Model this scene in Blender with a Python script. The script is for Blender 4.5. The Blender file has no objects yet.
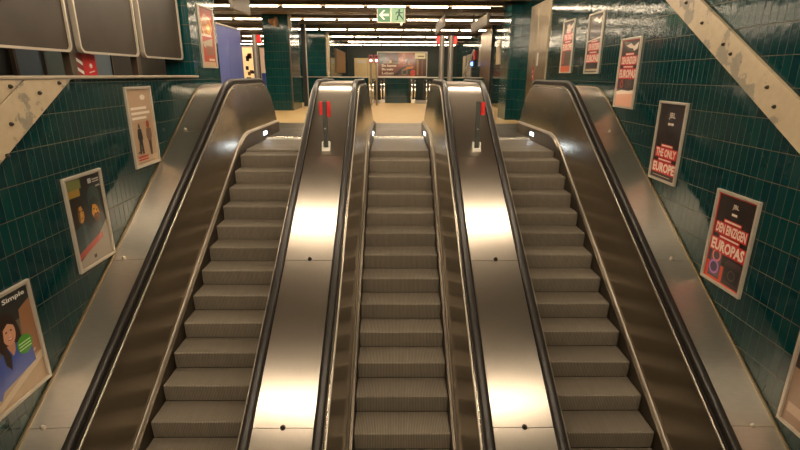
import bpy, bmesh, math, random
from mathutils import Vector, Matrix
random.seed(7)
C = bpy.context.scene.collection
S = bpy.context.scene
ZO = 1.335                       # everything is written relative to eye level; lifted so the upper floor is z = 0
T = math.tan(math.radians(30.6475))
FL = -1.335                      # upper landing
LOW = -5.75                      # lower hall floor
XL, XR = -3.57, 3.78             # side walls of the shaft
CEIL = 2.3

# ------------------------------------------------------------------ materials
MATS = {}
def nt(m):
    m.use_nodes = True
    return m.node_tree, m.node_tree.nodes, m.node_tree.links
def pbr(name, col, rough=.5, metal=0., coat=0., var=.12, scale=6., emit=None, es=0., spec=.5, bump=0.):
    """plain principled surface with a little procedural mottling"""
    if name in MATS: return MATS[name]
    m = bpy.data.materials.new(name); t, n, l = nt(m)
    b = n['Principled BSDF']
    tc = n.new('ShaderNodeTexCoord'); no = n.new('ShaderNodeTexNoise'); no.inputs['Scale'].default_value = scale
    no.inputs['Detail'].default_value = 5
    l.new(tc.outputs['Object'], no.inputs['Vector'])
    mx = n.new('ShaderNodeMixRGB'); mx.inputs[1].default_value = [c*(1-var) for c in col]+[1]
    mx.inputs[2].default_value = [min(1, c*(1+var)) for c in col]+[1]
    l.new(no.outputs['Fac'], mx.inputs[0]); l.new(mx.outputs[0], b.inputs['Base Color'])
    b.inputs['Roughness'].default_value = rough; b.inputs['Metallic'].default_value = metal
    b.inputs['Coat Weight'].default_value = coat; b.inputs['Coat Roughness'].default_value = .08
    b.inputs['Specular IOR Level'].default_value = spec
    if emit:
        b.inputs['Emission Color'].default_value = list(emit)+[1]; b.inputs['Emission Strength'].default_value = es
    if bump:
        bp = n.new('ShaderNodeBump'); bp.inputs['Strength'].default_value = bump; bp.inputs['Distance'].default_value = .01
        l.new(no.outputs['Fac'], bp.inputs['Height']); l.new(bp.outputs[0], b.inputs['Normal'])
    MATS[name] = m
    return m
def srgb(r, g, b):
    f = lambda c: (c/255/12.92) if c/255 <= .04045 else ((c/255+.055)/1.055)**2.4
    return (f(r), f(g), f(b))

def tile_mat(name, plane, col1, col2, grout, rough=.10, bw=.1049, bh=.304, z0=-.1, wav=.25, h0=0.):
    """narrow upright glazed tiles in straight (stacked) rows"""
    m = bpy.data.materials.new(name); t, n, l = nt(m); b = n['Principled BSDF']
    geo = n.new('ShaderNodeNewGeometry'); sep = n.new('ShaderNodeSeparateXYZ'); l.new(geo.outputs['Position'], sep.inputs[0])
    cmb = n.new('ShaderNodeCombineXYZ')
    a = n.new('ShaderNodeMath'); a.operation = 'ADD'; a.inputs[1].default_value = 50*bw+h0
    if plane == 'xy_any':
        s2 = n.new('ShaderNodeMath'); s2.operation = 'ADD'; l.new(sep.outputs['X'], s2.inputs[0]); l.new(sep.outputs['Y'], s2.inputs[1]); l.new(s2.outputs[0], a.inputs[0])
    else:
        l.new(sep.outputs[plane], a.inputs[0])
    l.new(a.outputs[0], cmb.inputs['X'])
    z = n.new('ShaderNodeMath'); z.operation = 'SUBTRACT'; z.inputs[1].default_value = z0+ZO-40*bh
    l.new(sep.outputs['Z'], z.inputs[0]); l.new(z.outputs[0], cmb.inputs['Y'])
    br = n.new('ShaderNodeTexBrick'); br.offset = 0; br.squash = 1
    br.inputs['Scale'].default_value = 1; br.inputs['Brick Width'].default_value = bw; br.inputs['Row Height'].default_value = bh
    br.inputs['Mortar Size'].default_value = .0026; br.inputs['Mortar Smooth'].default_value = .3; br.inputs['Bias'].default_value = 0
    br.inputs['Color1'].default_value = list(col1)+[1]; br.inputs['Color2'].default_value = list(col2)+[1]
    br.inputs['Mortar'].default_value = (.045,.05,.036,1)
    l.new(cmb.outputs[0], br.inputs['Vector'])
    hb = n.new('ShaderNodeTexBrick'); hb.offset = 0; hb.inputs['Scale'].default_value = 1; hb.inputs['Brick Width'].default_value = 500
    hb.inputs['Row Height'].default_value = bh; hb.inputs['Mortar Size'].default_value = .0045; hb.inputs['Mortar Smooth'].default_value = .2
    l.new(cmb.outputs[0], hb.inputs['Vector'])
    hm = n.new('ShaderNodeMixRGB'); l.new(hb.outputs['Fac'], hm.inputs[0]); l.new(br.outputs['Color'], hm.inputs[1]); hm.inputs[2].default_value = list(grout)+[1]
    l.new(hm.outputs[0], b.inputs['Base Color'])
    # roughness: glaze shiny, grout matt
    mr = n.new('ShaderNodeMapRange'); mr.inputs[3].default_value = rough; mr.inputs[4].default_value = .85
    l.new(br.outputs['Fac'], mr.inputs[0]); l.new(mr.outputs[0], b.inputs['Roughness'])
    # every tile sits a hair out of true, with softly wavy glaze
    wh = n.new('ShaderNodeTexBrick'); wh.offset = 0; wh.inputs['Scale'].default_value = 1
    wh.inputs['Brick Width'].default_value = bw; wh.inputs['Row Height'].default_value = bh; wh.inputs['Mortar Size'].default_value = 0
    wh.inputs['Color1'].default_value = (0,0,0,1); wh.inputs['Color2'].default_value = (1,1,1,1); l.new(cmb.outputs[0], wh.inputs['Vector'])
    no = n.new('ShaderNodeTexNoise'); no.inputs['Scale'].default_value = 9; no.inputs['Detail'].default_value = 1.5
    l.new(cmb.outputs[0], no.inputs['Vector'])
    # tilt: height = (random-0.5) * local coordinate
    fx = n.new('ShaderNodeMath'); fx.operation = 'MODULO'; l.new(a.outputs[0], fx.inputs[0]); fx.inputs[1].default_value = bw
    rs = n.new('ShaderNodeMath'); rs.operation = 'SUBTRACT'; l.new(wh.outputs['Color'], rs.inputs[0]); rs.inputs[1].default_value = .5
    ml = n.new('ShaderNodeMath'); ml.operation = 'MULTIPLY'; l.new(fx.outputs[0], ml.inputs[0]); l.new(rs.outputs[0], ml.inputs[1])
    m2 = n.new('ShaderNodeMath'); m2.operation = 'MULTIPLY'; l.new(ml.outputs[0], m2.inputs[0]); m2.inputs[1].default_value = 2.6
    ad = n.new('ShaderNodeMath'); ad.operation = 'ADD'; l.new(m2.outputs[0], ad.inputs[0])
    nm = n.new('ShaderNodeMath'); nm.operation = 'MULTIPLY'; l.new(no.outputs['Fac'], nm.inputs[0]); nm.inputs[1].default_value = wav
    l.new(nm.outputs[0], ad.inputs[1])
    mo = n.new('ShaderNodeMath'); mo.operation = 'MULTIPLY'; l.new(br.outputs['Fac'], mo.inputs[0]); mo.inputs[1].default_value = -.35
    ad2 = n.new('ShaderNodeMath'); ad2.operation = 'ADD'; l.new(ad.outputs[0], ad2.inputs[0]); l.new(mo.outputs[0], ad2.inputs[1])
    bp = n.new('ShaderNodeBump'); bp.inputs['Strength'].default_value = .55; bp.inputs['Distance'].default_value = .012
    l.new(ad2.outputs[0], bp.inputs['Height']); l.new(bp.outputs[0], b.inputs['Normal'])
    b.inputs['Specular IOR Level'].default_value = .5
    return m

def steel_mat(name, col, rough, streak=(1,1,1), var=.1, bump=.05, rv=.08, scale=8., aniso=0.):
    """brushed steel: streaks run along the stretched axis, plus blotchy handling marks"""
    m = bpy.data.materials.new(name); t, n, l = nt(m); b = n['Principled BSDF']
    tc = n.new('ShaderNodeTexCoord'); mp = n.new('ShaderNodeMapping'); mp.inputs['Scale'].default_value = streak
    if streak[1] != streak[2]: mp.inputs['Rotation'].default_value = (-math.radians(30.65), 0, 0)
    l.new(tc.outputs['Object'], mp.inputs[0])
    no = n.new('ShaderNodeTexNoise'); no.inputs['Scale'].default_value = scale; no.inputs['Detail'].default_value = 6; l.new(mp.outputs[0], no.inputs['Vector'])
    bl = n.new('ShaderNodeTexNoise'); bl.inputs['Scale'].default_value = 1.7; bl.inputs['Detail'].default_value = 5; l.new(tc.outputs['Object'], bl.inputs['Vector'])
    mx = n.new('ShaderNodeMixRGB'); mx.inputs[1].default_value = [c*(1-var) for c in col]+[1]; mx.inputs[2].default_value = [min(1,c*(1+var)) for c in col]+[1]
    l.new(no.outputs['Fac'], mx.inputs[0]); l.new(mx.outputs[0], b.inputs['Base Color'])
    mr = n.new('ShaderNodeMapRange'); mr.inputs[1].default_value = .3; mr.inputs[2].default_value = .7
    mr.inputs[3].default_value = rough-rv; mr.inputs[4].default_value = rough+rv
    l.new(bl.outputs['Fac'], mr.inputs[0]); l.new(mr.outputs[0], b.inputs['Roughness'])
    b.inputs['Metallic'].default_value = 1
    if aniso:
        b.inputs['Anisotropic'].default_value = aniso
        tg = n.new('ShaderNodeTangent'); tg.direction_type = 'UV_MAP'; l.new(tg.outputs[0], b.inputs['Tangent'])
    if bump:
        bp = n.new('ShaderNodeBump'); bp.inputs['Strength'].default_value = bump; bp.inputs['Distance'].default_value = .01
        l.new(no.outputs['Fac'], bp.inputs['Height']); l.new(bp.outputs[0], b.inputs['Normal'])
    MATS[name] = m
    return m
def ribbed_mat(name, col, rough, metal, pitch, depth):
    m = bpy.data.materials.new(name); t, n, l = nt(m); b = n['Principled BSDF']
    tc = n.new('ShaderNodeTexCoord'); sp = n.new('ShaderNodeSeparateXYZ'); l.new(tc.outputs['Object'], sp.inputs[0])
    mu = n.new('ShaderNodeMath'); mu.operation = 'MULTIPLY'; mu.inputs[1].default_value = 2*math.pi/pitch; l.new(sp.outputs['X'], mu.inputs[0])
    sn = n.new('ShaderNodeMath'); sn.operation = 'SINE'; l.new(mu.outputs[0], sn.inputs[0])
    mp = n.new('ShaderNodeMapping'); mp.inputs['Scale'].default_value = (14, 1.2, 1.2); l.new(tc.outputs['Object'], mp.inputs[0])
    no = n.new('ShaderNodeTexNoise'); no.inputs['Scale'].default_value = 3; no.inputs['Detail'].default_value = 6; l.new(mp.outputs[0], no.inputs['Vector'])
    oi = n.new('ShaderNodeObjectInfo')
    mr = n.new('ShaderNodeMapRange'); mr.inputs[3].default_value = .78; mr.inputs[4].default_value = 1.2; l.new(no.outputs['Fac'], mr.inputs[0])
    r2 = n.new('ShaderNodeMapRange'); r2.inputs[1].default_value = -1; r2.inputs[2].default_value = 1; r2.inputs[3].default_value = .55; r2.inputs[4].default_value = 1.15; l.new(sn.outputs[0], r2.inputs[0])
    r3 = n.new('ShaderNodeMapRange'); r3.inputs[3].default_value = .9; r3.inputs[4].default_value = 1.08; l.new(oi.outputs['Random'], r3.inputs[0])
    k = n.new('ShaderNodeMath'); k.operation = 'MULTIPLY'; l.new(mr.outputs[0], k.inputs[0]); l.new(r2.outputs[0], k.inputs[1])
    k2 = n.new('ShaderNodeMath'); k2.operation = 'MULTIPLY'; l.new(k.outputs[0], k2.inputs[0]); l.new(r3.outputs[0], k2.inputs[1])
    vm = n.new('ShaderNodeVectorMath'); vm.operation = 'SCALE'; vm.inputs[0].default_value = col; l.new(k2.outputs[0], vm.inputs['Scale'])
    l.new(vm.outputs[0], b.inputs['Base Color'])
    b.inputs['Roughness'].default_value = rough; b.inputs['Metallic'].default_value = metal
    bp = n.new('ShaderNodeBump'); bp.inputs['Strength'].default_value = depth; bp.inputs['Distance'].default_value = .004
    l.new(sn.outputs[0], bp.inputs['Height']); l.new(bp.outputs[0], b.inputs['Normal'])
    MATS[name] = m
    return m
def peel_mat():
    m = bpy.data.materials.new('peeling_paint'); t, n, l = nt(m); b = n['Principled BSDF']
    tc = n.new('ShaderNodeTexCoord')
    no = n.new('ShaderNodeTexNoise'); no.inputs['Scale'].default_value = 2.6; no.inputs['Detail'].default_value = 9; no.inputs['Roughness'].default_value = .62
    l.new(tc.outputs['Object'], no.inputs['Vector'])
    cr = n.new('ShaderNodeValToRGB'); e = cr.color_ramp.elements
    e[0].position = .56; e[0].color = (0,0,0,1); e[1].position = .575; e[1].color = (1,1,1,1)
    l.new(no.outputs['Fac'], cr.inputs[0])
    n2 = n.new('ShaderNodeTexNoise'); n2.inputs['Scale'].default_value = 14; n2.inputs['Detail'].default_value = 6; l.new(tc.outputs['Object'], n2.inputs['Vector'])
    c1 = n.new('ShaderNodeMixRGB'); c1.inputs[1].default_value = list(srgb(164,146,118))+[1]; c1.inputs[2].default_value = list(srgb(186,168,138))+[1]; l.new(n2.outputs['Fac'], c1.inputs[0])
    c2 = n.new('ShaderNodeMixRGB'); c2.inputs[1].default_value = list(srgb(120,112,96))+[1]; c2.inputs[2].default_value = list(srgb(150,140,120))+[1]; l.new(n2.outputs['Fac'], c2.inputs[0])
    mx = n.new('ShaderNodeMixRGB'); l.new(cr.outputs[0], mx.inputs[0]); l.new(c1.outputs[0], mx.inputs[1]); l.new(c2.outputs[0], mx.inputs[2])
    sp = n.new('ShaderNodeValToRGB'); q = sp.color_ramp.elements; q[0].position = .70; q[0].color = (1,1,1,1); q[1].position = .74; q[1].color = (.12,.08,.05,1); l.new(n2.outputs['Fac'], sp.inputs[0])
    mm = n.new('ShaderNodeMixRGB'); mm.blend_type = 'MULTIPLY'; mm.inputs[0].default_value = .8; l.new(mx.outputs[0], mm.inputs[1]); l.new(sp.outputs[0], mm.inputs[2])
    l.new(mm.outputs[0], b.inputs['Base Color']); b.inputs['Roughness'].default_value = .5
    bp = n.new('ShaderNodeBump'); bp.inputs['Strength'].default_value = .3; bp.inputs['Distance'].default_value = .004; bp.invert = True
    l.new(cr.outputs[0], bp.inputs['Height']); l.new(bp.outputs[0], b.inputs['Normal'])
    return m

TEAL1, TEAL2 = (.0016,.0260,.0300), (.0026,.0370,.0345)
TEAL1_LIT, TEAL2_LIT = (.0030,.0430,.0470), (.0045,.0580,.0560)  # wall teal lightened: stronger hall light on columns and piers put into the colour
GROUT = (.095,.07,.042)
M_tileY = tile_mat('green_tiles_along', 'Y', TEAL1, TEAL2, GROUT)
M_tileX = tile_mat('green_tiles_across', 'X', TEAL1, TEAL2, GROUT)
M_tileA = tile_mat('green_tiles_column_lit', 'xy_any', TEAL1_LIT, TEAL2_LIT, GROUT)
M_deck = steel_mat('brushed_deck_steel', (.55,.50,.43), .285, (40,1.0,6), .07, .012, .0, 6., .75)
M_odeck = steel_mat('outer_deck_steel', (.64,.585,.50), .37, (2,9,2), .09, .05, .0, 5., .8)
M_panel = steel_mat('balustrade_steel', (.50,.445,.365), .22, (1,1,1), .10, .0, .0, 3.)
M_trim = steel_mat('polished_trim', (.48,.43,.355), .40, (1,1,1), .05, 0, .03)
M_bright = steel_mat('polished_comb_steel', (.8,.76,.68), .22, (1,1,1), .04, 0, .02)
M_skirt = steel_mat('dark_skirt_steel', (.17,.145,.115), .42, (1,1,1), .12, 0, .05)
M_plate = steel_mat('landing_plate_steel', (.22,.19,.145), .38, (30,1,1), .12, .05, .06)
M_step = ribbed_mat('ribbed_step', (.235,.20,.152), .5, .3, .0185, .55)
M_comb = ribbed_mat('comb_teeth', (.62,.58,.5), .3, .9, .0185, .5)
M_rubber = pbr('black_handrail_rubber', (.017,.014,.011), .34, spec=.55)
M_groove = pbr('dark_guide_groove', (.018,.014,.011), .5)
M_floor = pbr('beige_stone_floor', (.66,.46,.19), .42, var=.1, scale=3)
M_lowfloor = pbr('lower_hall_floor', (.16,.13,.09), .5)
M_ceil = pbr('dark_brown_ceiling', (.060,.043,.024), .6, var=.3)
M_beam = pbr('brown_ceiling_slat', (.13,.095,.055), .5, var=.25)
M_frame = pbr('pale_aluminium_frame', (.50,.44,.355), .35, .35, var=.06)
M_brown = pbr('brown_blank_panel', (.040,.028,.017), .45, .0, var=.4, scale=2.2, spec=.25)
M_post = pbr('brown_metal_post', (.085,.06,.038), .4, .3)
M_cream = pbr('cream_painted_metal', (.36,.30,.22), .4, var=.08)
M_grey = pbr('grey_painted_post', (.05,.054,.042), .4, var=.1)
M_red = pbr('signal_red', (.62,.012,.012), .35, var=.06)
M_bolt = pbr('dark_bolt', (.04,.032,.024), .45, .6)
M_black = pbr('black_metal', (.012,.011,.010), .4)
M_white = pbr('white_enamel', (.78,.75,.68), .35, var=.04)
M_gold = steel_mat('warm_metal_cladding', (.34,.275,.18), .36, (1,1,1), .12, .02, .06, 4.)
M_door = pbr('bluegrey_door', srgb(98,116,128), .35, var=.06)
M_door2 = pbr('greygreen_door', srgb(86,104,98), .35, var=.06)
M_blue = pbr('blue_hoarding', srgb(92,104,176), .45, var=.1, scale=1.2)
M_peel = peel_mat()
M_tube = pbr('lit_fluorescent_tube', (.9,.85,.75), .4, var=0, emit=(1,.815,.60), es=26)
M_fillstrip = pbr('added_fill_glow', (.9,.85,.75), .4, var=0, emit=(1,.815,.60), es=60)  # glow of the strips added to the hall rows for more downward light
M_tube2 = pbr('lit_shaft_tube', (.9,.85,.75), .4, var=0, emit=(1,.815,.60), es=92)
M_comblight = pbr('cool_comb_light', (.9,.9,.9), .4, var=0, emit=(.72,.86,1), es=22)
M_darkwall = pbr('dark_painted_wall', (.02,.017,.013), .5)

# ------------------------------------------------------------------ mesh builder
ORG = {}
class MB:
    def __init__(s): s.v=[]; s.f=[]; s.fm=[]; s.mats=[]
    def mi(s, m):
        if m not in s.mats: s.mats.append(m)
        return s.mats.index(m)
    def add(s, vs, fs, m):
        o=len(s.v); s.v+= [tuple(p) for p in vs]; k=s.mi(m)
        for f in fs: s.f.append([i+o for i in f]); s.fm.append(k)
    def poly(s, pts, m): s.add(pts, [list(range(len(pts)))], m)
    def box(s, a, b, m):
        x0,y0,z0=[min(p,q) for p,q in zip(a,b)]; x1,y1,z1=[max(p,q) for p,q in zip(a,b)]
        s.add([(x0,y0,z0),(x1,y0,z0),(x1,y1,z0),(x0,y1,z0),(x0,y0,z1),(x1,y0,z1),(x1,y1,z1),(x0,y1,z1)],
              [(0,3,2,1),(4,5,6,7),(0,1,5,4),(1,2,6,5),(2,3,7,6),(3,0,4,7)], m)
    def prism_x(s, yz, x0, x1, m):
        n=len(yz); s.add([(x0,y,z) for y,z in yz]+[(x1,y,z) for y,z in yz],
            [list(range(n)), list(range(2*n-1,n-1,-1))]+[[i,(i+1)%n,(i+1)%n+n,i+n] for i in range(n)], m)
    def prism_y(s, xz, y0, y1, m):
        n=len(xz); s.add([(x,y0,z) for x,z in xz]+[(x,y1,z) for x,z in xz],
            [list(range(n)), list(range(2*n-1,n-1,-1))]+[[i,(i+1)%n,(i+1)%n+n,i+n] for i in range(n)], m)
    def prism_z(s, xy, z0, z1, m):
        n=len(xy); s.add([(x,y,z0) for x,y in xy]+[(x,y,z1) for x,y in xy],
            [list(range(n)), list(range(2*n-1,n-1,-1))]+[[i,(i+1)%n,(i+1)%n+n,i+n] for i in range(n)], m)
    def tube(s, p, q, r, m, n=12, r2=None):
        p,q=Vector(p),Vector(q); d=(q-p).normalized(); u=d.orthogonal().normalized(); w=d.cross(u); r2=r if r2 is None else r2
        vs=[]
        for c,rr in ((p,r),(q,r2)):
            vs+=[c+rr*(math.cos(2*math.pi*i/n)*u+math.sin(2*math.pi*i/n)*w) for i in range(n)]
        s.add(vs,[list(range(n-1,-1,-1)),list(range(n,2*n))]+[[i,(i+1)%n,(i+1)%n+n,i+n] for i in range(n)], m)
    def dome(s, c, d, r, h, m, n=14, k=5):
        """rounded cap sitting on c, pointing along d"""
        c,d=Vector(c),Vector(d).normalized(); u=d.orthogonal().normalized(); w=d.cross(u); vs=[]
        for j in range(k):
            a=j/k*math.pi/2
            vs+=[c+d*h*math.sin(a)+r*math.cos(a)*(math.cos(2*math.pi*i/n)*u+math.sin(2*math.pi*i/n)*w) for i in range(n)]
        vs.append(c+d*h); fs=[list(range(n-1,-1,-1))]
        for j in range(k-1): fs+=[[j*n+i,j*n+(i+1)%n,(j+1)*n+(i+1)%n,(j+1)*n+i] for i in range(n)]
        fs+=[[(k-1)*n+i,(k-1)*n+(i+1)%n,k*n] for i in range(n)]
        s.add(vs,fs,m)
    def sweep(s, path, sec, x, m, closed=True):
        """path: (y,z) polyline; sec: closed outline of (dx, dn), dn along the path normal"""
        k=len(sec); vs=[]; N=len(path)
        for i,(y,z) in enumerate(path):
            a=Vector(path[max(i-1,0)]); b=Vector(path[min(i+1,N-1)]); t=(b-a).normalized()
            vs+=[(x+dx, y-t[1]*dn, z+t[0]*dn) for dx,dn in sec]
        fs=[[i*k+j,i*k+(j+1)%k,(i+1)*k+(j+1)%k,(i+1)*k+j] for i in range(N-1) for j in range(k)]
        fs+=[list(range(k-1,-1,-1)),[(N-1)*k+j for j in range(k)]]
        s.add(vs,fs,m)
    def loft(s, rings, m):
        k=len(rings[0]); N=len(rings); vs=[p for r in rings for p in r]
        fs=[[i*k+j,i*k+(j+1)%k,(i+1)*k+(j+1)%k,(i+1)*k+j] for i in range(N-1) for j in range(k)]
        fs+=[list(range(k-1,-1,-1)),[(N-1)*k+j for j in range(k)]]
        s.add(vs,fs,m)
    def build(s, name, parent=None, smooth=False, bevel=0., label=None, recalc=True):
        o0 = ORG.get(parent.name, Vector()) if parent else Vector()
        me=bpy.data.meshes.new(name); me.from_pydata([Vector(p)-o0 for p in s.v],[],s.f)
        for m in s.mats: me.materials.append(m)
        me.polygons.foreach_set('material_index', s.fm)
        if recalc:
            bm=bmesh.new(); bm.from_mesh(me); bmesh.ops.recalc_face_normals(bm, faces=bm.faces[:]); bm.to_mesh(me); bm.free()
        if smooth:
            me.polygons.foreach_set('use_smooth',[True]*len(me.polygons))
            me.set_sharp_from_angle(angle=math.radians(40))
        if name=='deck_panel':                # brush direction: u runs across the deck
            uv=me.uv_layers.new(name='UVMap')
            for lp in me.loops:
                c=me.vertices[lp.vertex_index].co; uv.data[lp.index].uv=(c.x, c.y+c.z*.01)
        me.update()
        o=bpy.data.objects.new(name, me); C.objects.link(o)
        if parent: o.parent=parent
        ORG[o.name]=o0
        if bevel:
            md=o.modifiers.new('Bevel','BEVEL'); md.width=bevel; md.segments=2; md.limit_method='ANGLE'
        if label: o['label']=label
        return o
def tag(o, label, cat, group=None):
    o['label']=label; o['category']=cat
    if group: o['group']=group
    return o
def thing(name, loc, label, cat, group=None):
    o=bpy.data.objects.new(name, None); C.objects.link(o); o.empty_display_size=.2
    o.location=loc; ORG[o.name]=Vector(loc); return tag(o,label,cat,group)
def struct(name, mb, **k):
    o=mb.build(name, **k); o['kind']='structure'; return o
def boxm(a,b,m):
    q=MB(); q.box(a,b,m); return q

# ------------------------------------------------------------------ setting
def wallbox(name,a,b,m): return struct(name, boxm(a,b,m))
wallbox('wall_right', (XR,-7,LOW), (XR+.25,12.65,CEIL), M_tileY)
wallbox('wall_left', (XL-.15,-7,LOW), (XL,9.08,-.062), M_tileY)
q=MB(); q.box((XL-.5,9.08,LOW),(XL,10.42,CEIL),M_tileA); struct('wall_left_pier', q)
wallbox('wall_left_lower', (XL-.25,10.42,LOW), (XL-.02,12.4,FL-.32), M_darkwall)
wallbox('wall_behind', (-7,-7.3,LOW), (6,-7,CEIL), M_tileX)
wallbox('floor_lower', (-7,-7,LOW-.2), (6,3.2,LOW), M_lowfloor)
# upper hall floor
q=MB(); q.box((-11,13.95,FL-.3),(4.5,24.75,FL),M_floor); q.box((-11,10.42,FL-.3),(-3.6,13.95,FL),M_floor); q.box((-11,24.75,FL-.3),(-6.4,36.5,FL),M_floor); q.box((3.72,12.65,FL-.3),(4.5,13.95,FL),M_floor)
struct('floor', q)
wallbox('floor_side_room', (-7.2,1.5,FL-.3), (XL-.16,9.05,FL), M_lowfloor)
wallbox('floor_far_shaft', (-6,24.95,-6.1), (6,40,-6), M_lowfloor)
wallbox('ceiling', (-11,-7.2,CEIL), (6,37.2,CEIL+.2), M_ceil)
# dark painted side room behind the left wall, with doors
wallbox('wall_side_room', (-6.3,1.5,FL), (-6.05,12.5,CEIL), M_darkwall)
wallbox('wall_side_room_end', (-6.05,1.3,FL), (XL-.16,1.5,CEIL), M_darkwall)
for i,(y0,y1,m) in enumerate(((8.15,8.74,M_door),(8.80,9.50,M_door2),(10.15,10.85,M_door))):
    d=MB(); d.box((-6.05,y0,FL),(-6.0,y1,1.0),m); o=struct('door_%d'%(i+1), d, bevel=.006)
    f=MB(); f.box((-6.05,y0-.05,FL),(-5.98,y0,1.06),M_post); f.box((-6.05,y1,FL),(-5.98,y1+.04,1.06),M_post); f.box((-6.05,y0,1.0),(-5.98,y1,1.06),M_post)
    f.build('door_frame', o)
    h=MB(); h.tube((-5.95,y1-.1,-.4),(-5.95,y1-.1,-.2),.012,M_trim); h.tube((-6.0,y1-.1,-.22),(-5.95,y1-.1,-.22),.01,M_trim); h.build('door_handle', o)
# coping rail along the top of the left wall
q=MB(); q.sweep([(-6.9,-.045),(9.1,-.045)],[(-.10,-.018),(.045,-.018),(.06,-.006),(.06,.010),(.045,.02),(-.10,.02)],XL,M_cream); struct('trim_1', q)

# ------------------------------------------------------------------ far end of the hall
wallbox('wall_right_hall', (4.42,16.6,FL), (4.7,37,CEIL), M_tileY)
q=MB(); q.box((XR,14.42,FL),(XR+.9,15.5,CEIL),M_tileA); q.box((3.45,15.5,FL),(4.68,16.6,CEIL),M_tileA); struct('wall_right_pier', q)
q=MB(); q.box((XR,12.65,1.82),(4.6,14.42,CEIL),M_tileY); struct('wall_right_header', q)
# steel-clad double door in the right wall
d=MB(); d.box((XR-.03,12.68,FL),(XR+.05,13.62,1.80),M_gold); o=struct('door_4', d, bevel=.006)
d=MB(); d.box((XR-.03,13.64,FL),(XR+.05,14.40,1.80),M_gold); d.build('door_leaf', o, bevel=.006)
d=MB(); d.box((XR-.034,13.35,.25),(XR-.03,13.47,.57),M_white); d.build('notice', o, label='small white notice')
d=MB(); d.box((XR-.036,13.70,-.12),(XR-.03,13.80,.22),M_red); d.box((XR-.038,13.72,-.05),(XR-.036,13.78,.0),M_white); d.box((XR-.038,13.72,.08),(XR-.036,13.78,.13),M_white); d.build('sticker', o, label='small red and white sticker')
d=MB(); d.dome((XR-.03,13.78,.38),(-1,0,0),.03,.03,M_trim); d.build('lock', o)
wallbox('wall_far', (-11.2,36.5,-6), (4.7,36.8,CEIL), pbr('dull_green_wall',(.016,.024,.016),.6,var=.3,scale=1.5))
q=MB(); q.box((-3.65,27,-6),(-3.4,36.5,CEIL),M_tileY); struct('wall_far_left', q)
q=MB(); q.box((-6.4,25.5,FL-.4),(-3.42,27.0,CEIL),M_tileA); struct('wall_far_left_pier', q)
wallbox('wall_left_hall', (-11.2,10.4,FL), (-11,37,CEIL), M_darkwall)
q=MB(); q.box((-3.4,29.4,.10),(-3.34,34.6,1.42),pbr('brown_wood_cladding',srgb(140,98,52),.4,var=.25)); struct('trim_2', q, bevel=.005)
q=MB(); q.box((-3.42,26.0,-.1),(-3.33,26.22,CEIL),M_gold); struct('trim_3', q)  # gold strip drawn in place of the bright reflection along the pier edge
# door in the far wall (beige) and its frame
d=MB(); d.box((-2.9,36.44,-.9),(-1.33,36.5,1.13),pbr('beige_door',srgb(196,170,118),.4)); o=struct('door_5', d, bevel=.01)
d=MB(); d.box((-2.0,36.42,-.9),(-1.96,36.44,1.1),M_gold); d.build('door_joint', o)
d=MB(); d.box((-2.72,36.425,.78),(-2.1,36.44,.98),M_frame); d.build('door_sign', o)

# ceiling slats that run across between the light rows
for i,(y,z0,z1,w) in enumerate(((13.2,2.12,2.3,.5),(14.5,1.98,2.3,.35),(17.7,2.0,2.3,.4),(18.6,2.05,2.3,.25),(21.4,2.0,2.3,.4),(25.7,2.0,2.3,.4),(29.9,2.0,2.3,.4),(33.7,2.0,2.3,.4))):
    q=MB(); q.box((-10.9,y-w/2,z0),(4.4,y+w/2,z1),M_beam); struct('trim_%d'%(i+4), q, bevel=.01)

# ------------------------------------------------------------------ green tiled column with its fittings
col=thing('tiled_column',(-4.36,20.1,FL),'tall green tiled square column standing left of the beige landing','column')
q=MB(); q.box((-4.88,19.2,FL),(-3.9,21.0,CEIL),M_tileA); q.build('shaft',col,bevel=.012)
q=MB(); q.box((-3.93,19.16,1.58),(-3.80,19.2,CEIL),M_cream); q.box((-3.9,19.155,1.56),(-3.83,19.165,1.58),M_cream); q.build('cable_duct',col,bevel=.008,label='cream cable duct')
q=MB(); q.box((-3.94,19.185,FL),(-3.89,19.21,1.55),M_post); q.build('corner_strip',col)
sp=thing('loudspeaker',(-4.45,19.2,1.8),'brown horn loudspeaker mounted on the green tiled column','loudspeaker')
q=MB(); q.tube((-4.45,19.2,1.82),(-4.45,19.12,1.82),.06,M_bolt); q.build('bracket',sp)
q=MB(); q.tube((-4.60,19.10,1.84),(-4.36,19.04,1.82),.07,pbr('brown_horn',srgb(150,112,78),.4),16,.15); q.tube((-4.36,19.04,1.82),(-4.30,19.03,1.82),.165,pbr('brown_horn',(0,0,0)),16); q.build('horn',sp,smooth=True)

# dark steel posts right of the column
po=thing('steel_frame_post',(-3.86,22,FL),'slim dark steel post with bright edge right of the tiled column','post')
q=MB(); q.box((-3.98,21.9,FL),(-3.80,22.1,CEIL),M_black); q.build('post',po,bevel=.01)
q=MB(); q.box((-3.795,21.88,FL),(-3.76,21.95,CEIL),M_trim); q.build('edge_strip',po,label='bright steel edge strip')

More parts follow.
